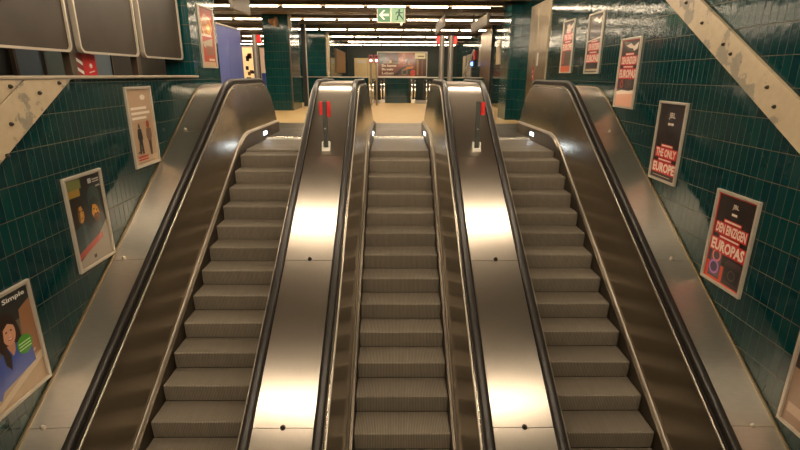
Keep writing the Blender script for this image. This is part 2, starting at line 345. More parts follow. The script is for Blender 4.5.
# ------------------------------------------------------------------ balustrade parapet and the far escalators going down
pa=thing('tiled_parapet',(0,24.9,FL),'low green tiled parapet with steel rail at the far edge of the landing','parapet')
for i,(x0,x1) in enumerate(((-6.4,-1.3),(-.42,.66),(1.86,4.42))):
    q=MB(); q.box((x0,24.8,FL-.4),(x1,25.0,-.14),M_tileX); q.build('tiled_panel',pa)
q=MB(); q.box((-6.4,24.76,-.14),(4.42,25.04,-.09),M_trim); q.build('top_rail',pa,bevel=.008)
for xc,lab in ((-.86,'far escalator newels in the left gap of the green parapet'),(1.26,'far escalator newels in the right gap of the green parapet')):
    e=thing('escalator',(xc,24.3,FL),lab,'escalator','far escalators leading down')
    w=.27 if xc<0 else .36
    q=MB(); q.box((xc-w-.05,24.5,FL-.02),(xc+w+.05,27.5,FL+.015),M_plate); q.build('landing_plate',e)
    for s in (-1,1):
        x=xc+s*w
        def ring(r,wd,m,nm):
            g=MB(); pts=[(25.0+2.4,-.22-r*0-2.4*.58*0)]
            pth=[(27.5,-.72+.48*(r/.46)),(24.75,-.72+.48*(r/.46))]
            for i in range(1,13):
                a=math.pi/2+i*math.pi/12; pth.append((24.75+r*math.cos(a), -.72+.48*(r/.46)*math.sin(a)))
            pth.append((27.5,-.72-.48*(r/.46)))
            g.sweep(pth,[(-wd,-.03),(wd,-.03),(wd,.03),(-wd,.03)],x,m); return g.build(nm,e,smooth=True)
        ring(.47,.045,M_rubber,'handrail')
        g=MB(); g.prism_x([(24.75+.42*math.cos(a),-.72+.44*math.sin(a)) for a in [math.pi/2+i*math.pi/12 for i in range(13)]]+[(27.5,-1.16),(27.5,-.28)],x-.10,x+.10,M_bright); g.build('newel_panel',e,smooth=True)
        g=MB(); g.box((x-.12,24.36,FL),(x+.12,27.5,FL+.22),M_bright); g.build('skirt',e,bevel=.03)
    g=MB(); g.box((xc-w+.06,24.9,FL-.5),(xc+w-.06,27.4,FL-.01),M_step); g.build('step',e)

# ------------------------------------------------------------------ escalators
KY=9.13                                    # knee between slope and landing
KW=.34
B0=KY*T-6.527
def base(y):
    if y<KY-KW: return y*T-6.527
    if y>KY+KW: return B0
    u=(y-(KY-KW))/(2*KW); z0=(KY-KW)*T-6.527
    return z0+T*2*KW*(u-u*u/2)
Y0=2.3
YE=11.86
def stations(y1,end=True):
    ys=[Y0,4,6,8,KY-KW]+[KY-KW+2*KW*i/10 for i in range(1,11)]
    ys+=[10.3]
    return [y for y in ys if y<=y1]
def path_h(h,y1): return [(y,base(y)+h) for y in stations(y1)]+[(y1,base(y1)+h)]
def arc_path(h,ye,r,a1=180,n=14):
    p=path_h(h,ye-r); zc=B0+h-r
    for i in range(1,n+1):
        a=math.radians(90-a1*i/n); p.append((ye-r+r*math.cos(a), zc+r*math.sin(a)))
    return p
RISE,RUN=.2183,.3684
CX=(-2.225,.09,2.405)
PH=(4.631,4.514,4.5215)                     # riser phases
ESC_LAB=('left escalator of the three, beside the left tiled wall','middle escalator of the three, rising to the landing between two steel decks','right escalator of the three, beside the right tiled wall')
# one step, shared
def step_mesh():
    q=MB(); prof=[]
    for i in range(9):                      # softly curved riser with a rounded nose
        u=i/8; prof.append((-.016*math.sin(u*math.pi*.55), u*(RISE-.012)))
    prof+=[(-.010,RISE-.004),(-.002,RISE),(RUN-.012,RISE),(RUN-.004,RISE-.010),(RUN-.004,RISE-.09),(.05,-.02)]
    hw=.546
    n=len(prof); bev=.012
    # chamfered side edges
    rings=[]
    for x,sh in ((-hw,.010),(-hw+bev,0),(hw-bev,0),(hw,.010)):
        rings.append([(x, y+ (sh if k<11 else 0), z-(sh if k>8 and k<13 else 0)) for k,(y,z) in enumerate(prof)])
    q.loft(rings,M_step); return q
STEP=None
def escalator(i):
    global STEP
    xc=CX[i]
    e=thing('escalator',(xc,Y0,LOW),ESC_LAB[i],'escalator','three parallel escalators')
    # steps
    k=0; y=PH[i]-4*RUN
    while y<10.45:
        z=min(y*T-(6.527), FL)              # tread level
        if STEP is None:
            o=step_mesh().build('step'); STEP=o; o.parent=e
        else:
            o=STEP.copy(); C.objects.link(o); o.parent=e
        o.location=(0, y-Y0, z-RISE-LOW); ORG[o.name]=Vector((xc,y,z-RISE))
        y+=RUN
    ylast=min(y,10.62)
    for s in (-1,1):
        outer=(i==0 and s==-1) or (i==2 and s==1)
        nm=lambda a:a
        X=lambda u: xc+s*u
        sec=lambda pts: [(s*a,b) for a,b in pts]
        # skirt
        q=MB(); q.sweep(path_h(-.17,11.84),sec([(.553,-.15),(.585,-.15),(.585,.20),(.553,.20)]),xc,M_skirt); q.build('skirt_panel',e)
        # skirt trim: rounded double moulding
        q=MB(); q.sweep(path_h(.045,11.86),sec([(.556,-.035),(.556,-.008),(.562,.006),(.574,.010),(.578,.0),(.583,.0),(.588,.012),(.604,.030),(.622,.036),(.632,.02),(.632,-.035)]),xc,M_trim); q.build('skirt_trim',e,smooth=True)
        # leaning inner panel with rounded newel end
        xt,ht,xb,hb=.738,.925,.604,.06; r=.62
        ys=stations(YE-r)+[YE-r+r*math.sin(math.radians(a)) for a in (0,12,24,36,48,60,70,78,84,88,90)]
        rings=[]
        for y in ys:
            b=base(y); zt=b+ht; zb=b+hb; full=zt-zb
            if y>YE-r: zt=(b+ht-r)+math.sqrt(max(0,r*r-(y-(YE-r))**2))
            ring=[]
            for u in (0,.25,.5,.75,1): 
                z=zb+(zt-zb)*u; ring.append((X(xb+(xt-xb)*(z-zb)/full), y, z))
            for u in (1,.5,0):
                z=zb+(zt-zb)*u; ring.append((X(xb+(xt-xb)*(z-zb)/full+.02), y, z))
            rings.append(ring)
        q=MB(); q.loft(rings,M_panel); q.build('balustrade_panel',e,smooth=True)
        # guide between panel and handrail: bright lip, groove, thin bright line
        q=MB(); q.sweep(arc_path(.915,YE,.6,90),sec([(.735,-.02),(.86,-.02),(.86,.0),(.835,.0),(.835,.084),(.79,.084),(.79,.0),(.735,.0)]),xc,M_groove); g=q.build('handrail_guide',e,smooth=True)
        q=MB(); q.sweep(arc_path(.930,YE,.62,90),sec([(.730,-.022),(.750,-.022),(.750,.0),(.746,.004),(.736,.004),(.730,.0)]),xc,M_trim); q.build('bright_lip',g,smooth=True,label='bright steel lip')
        q=MB(); q.sweep(arc_path(.925,YE,.61,90),sec([(.764,-.02),(.772,-.02),(.772,.0),(.764,.0)]),xc,M_plate); q.build('guide_rail',g,label='thin steel rail')
        # handrail
        q=MB(); w=.044; q.sweep(arc_path(1.008,YE+.04,.58,185,18),[(s*(.812)+a,b) for a,b in ((-w,-.012),(-w,.008),(-w+.010,.020),(-w+.028,.027),(w-.028,.027),(w-.010,.020),(w,.008),(w,-.012))],xc,M_rubber); q.build('handrail',e,smooth=True)
        if outer:
            xw=XL if s<0 else XR
            dk=abs(xw-xc)-.004
            def seg(y0,y1,end):
                p=[(y,base(y)+.905) for y in [y0]+[v for v in stations(YE-.5) if y0<v<y1]+[y1]] if not end else [t for t in ([(y0,base(y0)+.905)]+[v for v in arc_path(.905,YE-.02,.5,90,8) if v[0]>y0])]
                g=MB(); g.sweep(p,sec([(.866,.020),(dk,-.015),(dk,0),(.866,.035)]),xc,M_odeck); return g
            dd=seg(Y0,3.925,False).build('deck_panel',e,smooth=True); 
            seg(3.93,5.70,False).build('deck_panel',e,smooth=True)
            seg(5.705,7.96,False).build('deck_panel',e,smooth=True)
            seg(7.965,YE,True).build('deck_panel',e,smooth=True)
            g=MB(); g.sweep(arc_path(.915,YE-.02,.5,90,8),sec([(dk-.028,-.012),(dk,-.012),(dk,.012),(dk-.02,.012)]),xc,M_gold); g.build('wall_trim',e,smooth=True)
            for ky in (3.93,5.72,8.0):
                kx=(-3.40 if s<0 else 3.52); kz=base(ky)+.905+.012; nv=Vector((0,-T,1)).normalized()
                g=MB(); c=Vector((kx,ky,kz)); g.tube(c,c+nv*.012,.028,M_trim,12); g.dome(c+nv*.012,nv,.022,.035,M_frame); g.build('deck_knob',e,smooth=True)
        # comb light in the skirt
        ys_=[10.38,10.62]
        q=MB(); q.box((X(.550),10.40,FL+.10),(X(.553),10.66,FL+.165),M_comblight); q.build('comb_light',e)
        # skirt infill at landing
        q=MB(); q.box((X(.554),9.4,FL-.3),(X(.60),11.85,B0+.02),M_skirt); q.build('skirt_panel',e)
    # comb, landing plate
    q=MB(); q.prism_x([(ylast-.03,FL+.001),(ylast-.03,FL+.004),(ylast+.14,FL+.034),(ylast+.22,FL+.036),(ylast+.22,FL+.001)],xc-.548,xc+.548,M_comb); q.build('comb_plate',e); q=MB(); q.prism_x([(ylast+.03,FL+.010),(ylast+.14,FL+.0355),(ylast+.215,FL+.038),(ylast+.215,FL+.02)],xc-.547,xc+.547,M_bright); q.build('comb_strip',e,label='bright polished comb strip')
    q=MB(); q.box((xc-.548,ylast+.222,FL+.001),(xc+.548,11.9,FL+.034),M_plate); q.box((xc-1.155,11.9,FL-.02),(xc+1.155,13.945,FL+.030),M_plate); q.build('landing_plate',e)
    # truss below
    q=MB(); q.prism_x([(Y0+.02,LOW),(2.9,LOW),(10.2,-2.05),(13.9,-2.0),(13.9,FL-.03),(10.0,FL-.45),(9.0,-1.75),(Y0+.02,Y0*T-7.0)],xc-.54,xc+.54,M_black); q.build('truss',e)
    return e
for i in range(3): escalator(i)

# wide decks between the escalators
def mid_deck(i,lab):
    x0,x1=CX[i]+.866,CX[i+1]-.866; xm=(x0+x1)/2
    d=thing('escalator_deck',(xm,Y0,LOW),lab,'steel deck','steel decks between the escalators')
    def seg(y0,y1,end=False):
        if end: p=[(y0,base(y0)+.985)]+[v for v in arc_path(.985,YE-.02,.5,90,8) if v[0]>y0]+[(YE-.02,FL+.02)]
        else: p=[(y,base(y)+.985) for y in [y0]+[v for v in stations(YE) if y0<v<y1]+[y1]]
        g=MB(); g.sweep(p,[(x0-xm,-.015),(x1-xm,-.015),(x1-xm,0),(x0-xm,0)],xm,M_deck); return g.build('deck_panel',d,smooth=True)
    seg(Y0,3.87); seg(3.875,5.625); seg(5.63,7.36); seg(7.363,YE,True)
    for ky in (3.875,5.64):
        kx={(0,5.64):-1.055,(0,3.875):-1.07,(1,5.64):1.264,(1,3.875):1.259}[(i,ky)]
        c=Vector((kx,ky,base(ky)+.985)); nv=Vector((0,-T,1)).normalized()
        g=MB(); g.tube(c,c+nv*.012,.026,M_bolt,12); g.dome(c+nv*.012,nv,.02,.03,M_bolt); g.build('deck_knob',d,smooth=True)
    # support below the deck, running down inside the balustrade
    q=MB(); q.prism_x([(Y0+.05,LOW),(3.1,LOW),(10.2,-2.05),(YE-.1,-2.0),(YE-.1,B0+.3),(KY+.3,B0+.93),(KY-.2,base(KY-.2)+.93),(Y0+.05,base(Y0)+.93)],xm-.2,xm+.2,M_black); q.build('support_frame',d)
    q=MB(); q.prism_y([(CX[i]+.61,FL),(CX[i+1]-.61,FL),(CX[i+1]-.70,B0+.35),(CX[i]+.70,B0+.35)],YE-.06,YE-.03,M_panel); q.build('end_cap',d)
mid_deck(0,'wide brushed steel deck between the left and middle escalators')
mid_deck(1,'wide brushed steel deck between the middle and right escalators')

# emergency stop posts standing on those decks
def stop_post(x,y,side,lab):
    z=base(y)+.985
    t=thing('emergency_stop_post',(x,y,z),lab,'post','stop posts on the steel decks')
    q=MB(); q.box((x-.031,y-.03,z-.02),(x+.031,y+.03,z+.71),M_grey); q.build('post',t,bevel=.006)
    q=MB()
    if side==0:
        q.box((x-.083,y+.03,z+.50),(x+.083,y+.06,z+.69),M_red); q.box((x-.083,y-.02,z+.50),(x-.032,y+.03,z+.70),M_red); q.box((x+.032,y-.02,z+.47),(x+.083,y+.03,z+.70),M_red)
    else:
        q.box((x+.0,y+.03,z+.52),(x+.10,y+.07,z+.70),M_red); q.box((x+.038,y-.025,z+.51),(x+.10,y+.03,z+.70),M_red)
    q.build('red_housing',t,bevel=.008,label='red stop button housing')
    q=MB()
    for a,b in ((-.062,-.04),(.04,.062)): q.box((x+a,y-.045,z-.04),(x+b,y+.05,z+.10),M_white)
    q.box((x-.062,y-.06,z-.05),(x+.062,y-.032,z+.012),M_white); q.build('socket',t,bevel=.004,label='white floor socket')
    q=MB(); q.tube((x,y-.033,z+.30),(x,y-.05,z+.30),.012,M_trim); q.build('screw',t)
stop_post(-1.06,7.52,0,'grey post with red stop housing on the deck left of the middle escalator')
stop_post(1.267,7.52,1,'grey post with red stop housing on the deck right of the middle escalator')

# slim grey posts with red caps on the landing
def land_post(x,y,w,red,lab):
    t=thing('barrier_post',(x,y,FL),lab,'post','grey landing posts with red signal boxes')
    m=pbr('landing_post_paint',(.20,.175,.145),.35,.3,var=.08)
    q=MB(); q.tube((x,y,FL+.015),(x,y,.93),w,m,20); q.build('post',t,smooth=True)
    q=MB(); q.tube((x,y,FL+.006),(x,y,FL+.03),w*1.8,M_trim,20); q.build('base_plate',t)
    q=MB(); q.box((x+red*(w-.01),y-.05,.74),(x+red*(w+.085),y+.05,.92),M_red); q.build('signal_box',t,bevel=.01,label='red signal box')
land_post(-3.455,12.75,.07,1,'grey round post with red box, right of the blue hoarding')
land_post(1.165,12.75,.066,-1,'left one of two grey round posts behind the right steel deck')
land_post(1.385,12.75,.066,1,'right one of two grey round posts behind the right steel deck')

# ------------------------------------------------------------------ posters
def tfm(side,yc,z0,w,off=0):
    """viewer-facing frame: u to the viewer's right, v up, d out of the wall"""
    if side=='R': return lambda u,v,d: (XR-d, yc+w/2-u, z0+v)
    if side=='L': return lambda u,v,d: (XL+d, yc-w/2+u, z0+v)
    if side=='F': return lambda u,v,d: (yc-w/2+u, off-d, z0+v)
def ink(c,rough=.35): 
    nm='ink_%02x%02x%02x'%tuple(int(v) for v in c)
    return pbr(nm,srgb(*c),rough,coat=.35,var=.05,scale=25)
TXT={}
def text_geo(s,bold):
    k=(s,bold)
    if k in TXT: return TXT[k]
    cu=bpy.data.curves.new('t','FONT'); cu.body=s; cu.offset=bold; cu.resolution_u=2; cu.fill_mode='FRONT'
    ob=bpy.data.objects.new('t',cu); C.objects.link(ob)
    bpy.context.view_layer.update()
    me=bpy.data.meshes.new_from_object(ob.evaluated_get(bpy.context.evaluated_depsgraph_get()))
    vs=[tuple(v.co) for v in me.vertices]; fs=[list(p.vertices) for p in me.polygons]
    bpy.data.objects.remove(ob); bpy.data.meshes.remove(me); bpy.data.curves.remove(cu)
    x0=min(v[0] for v in vs);x1=max(v[0] for v in vs);y0=min(v[1] for v in vs);y1=max(v[1] for v in vs)
    TXT[k]=([((v[0]-x0)/(x1-x0),(v[1]-y0)/(y1-y0)) for v in vs],fs); return TXT[k]
class Art:
    def __init__(s,F): s.F=F; s.b=MB(); s.k=0
    def poly(s,pts,c):
        s.k+=1; s.b.poly([s.F(u,v,.012+s.k*.00025) for u,v in pts], c if not isinstance(c,tuple) else ink(c))
    def rect(s,u0,v0,u1,v1,c): s.poly([(u0,v0),(u1,v0),(u1,v1),(u0,v1)],c)
    def ell(s,u,v,ru,rv,c,n=28,a=0):
        ca,sa=math.cos(a),math.sin(a)
        s.poly([(u+ru*math.cos(t)*ca-rv*math.sin(t)*sa, v+ru*math.cos(t)*sa+rv*math.sin(t)*ca) for t in [2*math.pi*i/n for i in range(n)]],c)
    def ring(s,u,v,r,w,c,n=28,e=1.):
        s.k+=1; vs=[]
        for rr in (r,r-w): vs+=[s.F(u+rr*math.cos(2*math.pi*i/n),v+e*rr*math.sin(2*math.pi*i/n),.012+s.k*.00025) for i in range(n)]
        s.b.add(vs,[[i,(i+1)%n,(i+1)%n+n,i+n] for i in range(n)],ink(c))
    def text(s,t,u0,v0,u1,v1,c,bold=.02):
        s.k+=1; vs,fs=text_geo(t,bold)
        s.b.add([s.F(u0+(u1-u0)*a,v0+(v1-v0)*b,.012+s.k*.00025) for a,b in vs],fs,ink(c))
def frame_bars(F,w,h,fw,m,depth=.035):
    q=MB()
    for (u0,v0,u1,v1) in ((0,0,w,fw),(0,h-fw,w,h),(0,fw,fw,h-fw),(w-fw,fw,w,h-fw)):
        P=[F(u0,v0,.001),F(u1,v1,depth)]; q.box(P[0],P[1],m)
    return q
def poster(side,yc,z0,w,h,draw,lab,fw=.03,off=0,group='framed posters on the tiled walls',name='framed_poster'):
    F=tfm(side,yc,z0,w,off)
    t=thing(name,F(w/2,0,0),lab,'poster',group)
    frame_bars(F,w,h,fw,M_frame).build('frame',t,bevel=.004)
    q=MB(); q.box(F(fw,fw,.002),F(w-fw,h-fw,.012),M_cream); q.build('backing_board',t)
    A=Art(lambda u,v,d: F(fw+u,fw+v,d)); draw(A,w-2*fw,h-2*fw); A.b.build('print',t,recalc=False)
    return t
DK=(38,30,28); RD=(196,38,34); WH=(226,206,186)
def art_music(words,variant):
    def d(A,W,H):
        A.rect(0,0,W,H,RD if variant in('border','top') else DK)
        if variant=='border':
            A.rect(.02,.0,W-.02,H-.02,DK); 
            A.rect(.02,0,W-.02,.20*H,(205,72,44))                       # orange floor
            for r in (.16,.13,.10): A.ring(W*.68,H*.83,r,.006,(62,50,48))
            A.rect(W*.5,.02,W*.96,H*.26,(58,46,46)); A.poly([(W*.5,H*.26),(W*.96,H*.26),(W*.90,H*.31),(W*.58,H*.31)],(74,60,58))
            A.rect(W*.54,H*.07,W*.92,H*.23,(30,24,26)); A.ring(W*.73,H*.15,.06,.012,(90,74,72))
            A.rect(W*.1,H*.03,W*.42,H*.40,(78,62,64)); A.rect(W*.12,H*.05,W*.40,H*.38,(98,78,84))
            A.ring(W*.26,H*.29,.075,.022,(226,120,110)); A.ring(W*.24,H*.15,.085,.024,(176,108,190)); A.ell(W*.26,H*.29,.05,.05,(70,52,60)); A.ell(W*.24,H*.15,.058,.058,(60,48,70))
            A.rect(W*.42,H*.845,W*.60,H*.90,DK)
            A.text('JBL',W*.42,H*.855,W*.58,H*.915,WH,.012); A.rect(W*.43,H*.79,W*.57,H*.815,WH)
            y=.70
        elif variant=='dark':
            for r in (.24,.19,.14): A.ring(W*.5,H*.66,r,.006,(70,62,60),36)
            A.text('JBL',W*.40,H*.80,W*.64,H*.89,WH,.012); A.rect(W*.40,H*.725,W*.62,H*.755,WH); A.rect(W*.50,H*.72,W*.52,H*.76,DK)
            A.rect(W*.1,H*.035,W*.8,H*.042,(200,186,170))
            y=.44
        else:
            A.rect(.015,0,W-.015,H-.015,(44,34,32))
            A.poly([(W*.1,H*.97),(W*.95,H*.97),(W*.92,H*.86),(W*.6,H*.82),(W*.3,H*.86)],(70,62,58))
            A.poly([(W*.25,H*.92),(W*.5,H*.95),(W*.66,H*.90),(W*.9,H*.955),(W*.86,H*.86),(W*.70,H*.83),(W*.62,H*.87),(W*.45,H*.88)],WH)
            A.rect(0,0,W,H*.22,(222,164,136) if variant=='top' else (196,84,62)); 
            A.poly([(0,H*.22),(W*.3,H*.245),(W*.7,H*.235),(W,H*.26),(W,H*.20),(W*.5,H*.19),(0,H*.17)],WH)
            A.ring(W*.25,H*.33,.055,.018,(196,70,52)); A.ring(W*.25,H*.43,.05,.016,(170,84,66)); A.rect(W*.45,H*.28,W*.9,H*.46,(66,54,50)); A.ring(W*.68,H*.37,.05,.01,(120,100,90))
            y=.78
            if variant=='first': A.rect(0,H*.12,W,H*.42,(72,62,50)); A.rect(0,0,W,H*.12,(200,92,56)); A.ell(W*.5,H*.84,.13,.09,(226,196,170)); A.rect(W*.05,H*.15,W*.3,H*.40,(150,60,44))
            if variant=='low': A.rect(0,0,W,H*.56,DK); A.rect(W*.05,H*.02,W*.95,H*.06,(170,150,120)); A.poly([(0,H*.56),(W,H*.61),(W,H*.585),(0,H*.535)],WH); y=.53
        A.rect(W*.26,H*(y-.012),W*.74,H*(y+.03),RD); A.rect(W*.29,H*y,W*.71,H*(y+.018),WH)
        A.rect(W*.07,H*(y-.155),W*.93,H*(y-.018),RD); A.text(words[0],W*.10,H*(y-.14),W*.90,H*(y-.03),WH,.035)
        A.rect(W*.22,H*(y-.20),W*.78,H*(y-.162),RD); A.rect(W*.25,H*(y-.19),W*.75,H*(y-.172),WH)
        A.rect(W*.03,H*(y-.365),W*.97,H*(y-.205),RD); A.text(words[1],W*.06,H*(y-.35),W*.94,H*(y-.22),WH,.04)
    return d
PW,PHH=.69,1.09
poster('R',11.21,.058,PW,PHH,art_music(('THE ONLY','EUROPE'),'first'),'reddish framed poster on the right wall nearest the steel door',.028)
poster('R',9.72,.04,PW,PHH,art_music(('DEN EINZIGEN','EUROPAS'),'low'),'framed poster with red lettering low on dark ground, second from the steel door',.028)
poster('R',8.18,-.503,PW,PHH,art_music(('DEN EINZIGEN','EUROPAS'),'top'),'framed poster with white swirl on top and pale red bottom, above the right deck',.032)
poster('R',6.68,-1.418,PW,PHH,art_music(('THE ONLY','EUROPE'),'dark'),'framed black poster reading THE ONLY EUROPE on the right wall',.032)
poster('R',5.11,-2.323,PW,PHH,art_music(('DEN EINZIGEN','EUROPAS'),'border'),'red-edged framed poster reading DEN EINZIGEN EUROPAS on the right wall',.034)
def art_low(A,W,H):
    A.rect(0,0,W,H,(150,120,98)); A.rect(0,H*.55,W,H,(60,40,36)); A.rect(W*.05,H*.1,W*.95,H*.2,(190,160,135))
    A.rect(W*.30,H*.22,W*.95,H*.36,(196,110,92)); A.text('EUROPE',W*.34,H*.24,W*.92,H*.34,(230,206,190),.03)
poster('R',3.60,-3.19,PW,PHH,art_low,'framed poster cut by the right edge of the photo at bottom right',.034)

def art_people(A,W,H):
    A.rect(0,0,W,H,(176,146,116)); A.rect(0,0,W,H*.10,(190,164,134))
    A.text('Trevi',W*.52,H*.86,W*.78,H*.93,(230,220,206),.01) if False else A.ell(W*.66,H*.89,.07,.035,(222,210,196))
    for k,(u0,u1) in enumerate(((.1,.78),(.1,.90),(.1,.72))): A.rect(W*u0,H*(.735-k*.065),W*u1,H*(.768-k*.065),(226,214,196))
    A.rect(W*.1,H*.555,W*.9,H*.560,(150,110,80))
    # standing figure in dark suit
    A.ell(W*.33,H*.515,.028,.036,(70,52,40)); A.poly([(W*.25,H*.48),(W*.41,H*.48),(W*.44,H*.34),(W*.40,H*.32),(W*.42,H*.14),(W*.34,H*.14),(W*.33,H*.28),(W*.29,H*.14),(W*.22,H*.14),(W*.26,H*.32),(W*.22,H*.36)],(42,44,44))
    A.poly([(W*.14,H*.15),(W*.42,H*.20),(W*.42,H*.215),(W*.14,H*.17)],(60,52,44))
    # second figure with reddish head
    A.ell(W*.72,H*.525,.045,.055,(150,62,42)); A.poly([(W*.62,H*.47),(W*.84,H*.47),(W*.86,H*.36),(W*.80,H*.30),(W*.66,H*.30),(W*.60,H*.36)],(118,92,76))
    A.poly([(W*.66,H*.30),(W*.80,H*.30),(W*.78,H*.10),(W*.70,H*.10)],(70,56,50))
    A.rect(W*.12,H*.09,W*.56,H*.115,(178,44,36)); A.rect(W*.12,H*.055,W*.56,H*.075,(178,44,36)); A.rect(W*.1,H*.02,W*.85,H*.028,(120,96,78))
poster('L',6.97,-1.262,.70,1.09,art_people,'beige framed poster with two small figures, nearest the landing on the left wall',.034)
def art_couple(A,W,H):
    A.rect(0,0,W,H,(28,34,32)); A.rect(0,H*.88,W*.42,H,(104,108,60)); A.rect(W*.02,H*.80,W*.36,H*.88,(148,116,48)); A.rect(W*.45,H*.84,W,H,(34,30,30))
    A.ell(W*.72,H*.72,.12,.15,(44,62,58)); A.ell(W*.24,H*.56,.14,.21,(38,26,18))
    # left face, one side in shade, long dark hair over it
    A.ell(W*.27,H*.60,.062,.105,(176,128,60)); A.poly([(W*.17,H*.66),(W*.25,H*.70),(W*.255,H*.60),(W*.24,H*.505),(W*.19,H*.53)],(104,66,28))
    A.ell(W*.255,H*.632,.020,.009,(58,34,16)); A.ell(W*.335,H*.632,.016,.009,(58,34,16)); A.poly([(W*.29,H*.63),(W*.315,H*.578),(W*.275,H*.575)],(204,156,80)); A.poly([(W*.25,H*.550),(W*.33,H*.552),(W*.29,H*.538)],(120,50,32))
    A.poly([(W*.10,H*.78),(W*.28,H*.785),(W*.40,H*.70),(W*.40,H*.50),(W*.365,H*.62),(W*.31,H*.69),(W*.21,H*.675),(W*.19,H*.56),(W*.21,H*.44),(W*.05,H*.42),(W*.04,H*.66)],(30,21,15))
    # right face, tilted, bearded
    A.ell(W*.70,H*.56,.066,.110,(204,142,54),28,.35); A.ell(W*.725,H*.50,.056,.058,(92,56,26),28,.35); A.ell(W*.665,H*.598,.018,.008,(52,30,14),20,.2); A.ell(W*.745,H*.58,.018,.008,(52,30,14),20,.2); A.poly([(W*.70,H*.59),(W*.735,H*.545),(W*.69,H*.545)],(226,170,80)); A.ell(W*.725,H*.512,.022,.006,(150,72,44))
    A.poly([(W*.54,H*.60),(W*.58,H*.70),(W*.70,H*.75),(W*.84,H*.68),(W*.88,H*.54),(W*.82,H*.60),(W*.76,H*.645),(W*.64,H*.655),(W*.585,H*.56)],(28,36,32))
    # dark teal coats
    A.poly([(W*.05,H*.44),(W*.30,H*.50),(W*.50,H*.40),(W*.55,H*.10),(W*.05,H*.14)],(46,64,66)); A.poly([(W*.50,H*.44),(W*.78,H*.44),(W*.9,H*.30),(W*.86,H*.14),(W*.48,H*.14)],(38,56,56))
    A.poly([(W*.26,H*.46),(W*.34,H*.46),(W*.36,H*.16),(W*.24,H*.16)],(70,84,86))
    # pale corner and red band
    A.poly([(0,0),(W,0),(W,H*.44),(W*.55,H*.22),(0,H*.08)],(150,138,122)); A.poly([(0,H*.10),(W*.78,H*.24),(W*.78,H*.31),(0,H*.17)],(166,66,52))
    A.rect(W*.42,H*.05,W*.50,H*.09,(30,26,26))
    A.text('AZ',W*.66,H*.90,W*.78,H*.955,(190,186,180),.02) if False else A.rect(W*.62,H*.90,W*.72,H*.955,(176,172,166))
    A.rect(W*.75,H*.925,W*.95,H*.94,(176,172,166)); A.rect(W*.75,H*.90,W*.95,H*.912,(176,172,166)); A.rect(W*.82,H*.84,W*.96,H*.86,(160,156,150))
poster('L',5.45,-2.175,.70,1.09,art_couple,'framed dark film poster with two yellow-lit faces on the left wall',.034)
def art_woman(A,W,H):
    A.rect(0,0,W,H,(96,92,80)); A.rect(0,H*.72,W,H,(40,42,40)); A.poly([(W*.66,H*.25),(W,H*.25),(W,H*.86),(W*.76,H*.80)],(150,104,72)); A.rect(0,0,W,H*.30,(176,146,112))
    A.poly([(0,H*.06),(W,H*.30),(W,H*.22),(0,0)],(206,184,152)); A.poly([(0,H*.17),(W*.9,H*.36),(W*.9,H*.34),(0,H*.13)],(200,176,144))
    A.ell(W*.48,H*.60,.135,.24,(46,28,20))                              # hair
    A.poly([(W*.34,H*.62),(W*.62,H*.62),(W*.60,H*.30),(W*.52,H*.24),(W*.42,H*.36)],(52,30,20))
    A.poly([(W*.12,H*.40),(W*.34,H*.52),(W*.60,H*.52),(W*.84,H*.44),(W*.86,H*.24),(W*.14,H*.16)],(62,84,166))   # blue blouse
    A.poly([(W*.02,H*.16),(W*.14,H*.40),(W*.24,H*.44),(W*.22,H*.20),(W*.10,H*.10)],(58,78,158))
    A.poly([(W*.40,H*.54),(W*.56,H*.54),(W*.54,H*.46),(W*.48,H*.42)],(190,134,104))
    A.ell(W*.49,H*.645,.078,.115,(206,150,118)); A.ell(W*.45,H*.665,.013,.008,(40,24,16)); A.ell(W*.54,H*.665,.013,.008,(40,24,16)); A.ell(W*.50,H*.585,.030,.011,(190,70,64)); A.ell(W*.50,H*.59,.02,.005,(236,226,214)); A.poly([(W*.49,H*.66),(W*.515,H*.615),(W*.48,H*.613)],(222,166,132))
    A.poly([(W*.30,H*.62),(W*.36,H*.76),(W*.52,H*.79),(W*.64,H*.70),(W*.60,H*.70),(W*.50,H*.74),(W*.40,H*.70),(W*.37,H*.58),(W*.44,H*.44),(W*.40,H*.30),(W*.32,H*.38)],(44,26,18))
    A.ell(W*.72,H*.46,.095,.095,(72,150,44)); 
    for k in range(3): A.rect(W*.60,H*(.475-k*.03),W*.84,H*(.487-k*.03),(190,222,150))
    A.text('Simple',W*.50,H*.905,W*.93,H*.965,(224,222,214),.02); A.ell(W*.40,H*.935,.022,.022,(224,222,214))
poster('L',4.005,-2.99,.70,1.09,art_woman,'framed poster of a dark-haired woman in a blue blouse at the left edge',.034)
def art_orange(A,W,H):
    A.rect(0,0,W,H,(186,62,34)); A.rect(0,H*.9,W,H,(150,52,40)); A.ell(W*.5,H*.72,.2,.17,(206,120,44)); A.ring(W*.5,H*.70,.25,.035,(226,200,110),30,.75); A.ell(W*.42,H*.82,.12,.09,(200,150,120)); A.ell(W*.6,H*.66,.1,.08,(232,190,60))
    A.poly([(W*.1,H*.42),(W*.85,H*.50),(W*.8,H*.34),(W*.5,H*.30),(W*.15,H*.34)],(190,170,140)); A.rect(W*.3,H*.2,W*.85,H*.36,(150,96,70)); A.rect(W*.05,0,W*.95,H*.08,(214,180,140)); A.rect(W*.45,H*.1,W*.9,H*.14,(226,214,190)); A.rect(W*.1,H*.52,W*.8,H*.56,(226,200,170))
poster('L',9.87,.107,.73,1.09,art_orange,'orange framed poster with a yellow ring on the tiled pier behind the left wall',.03)

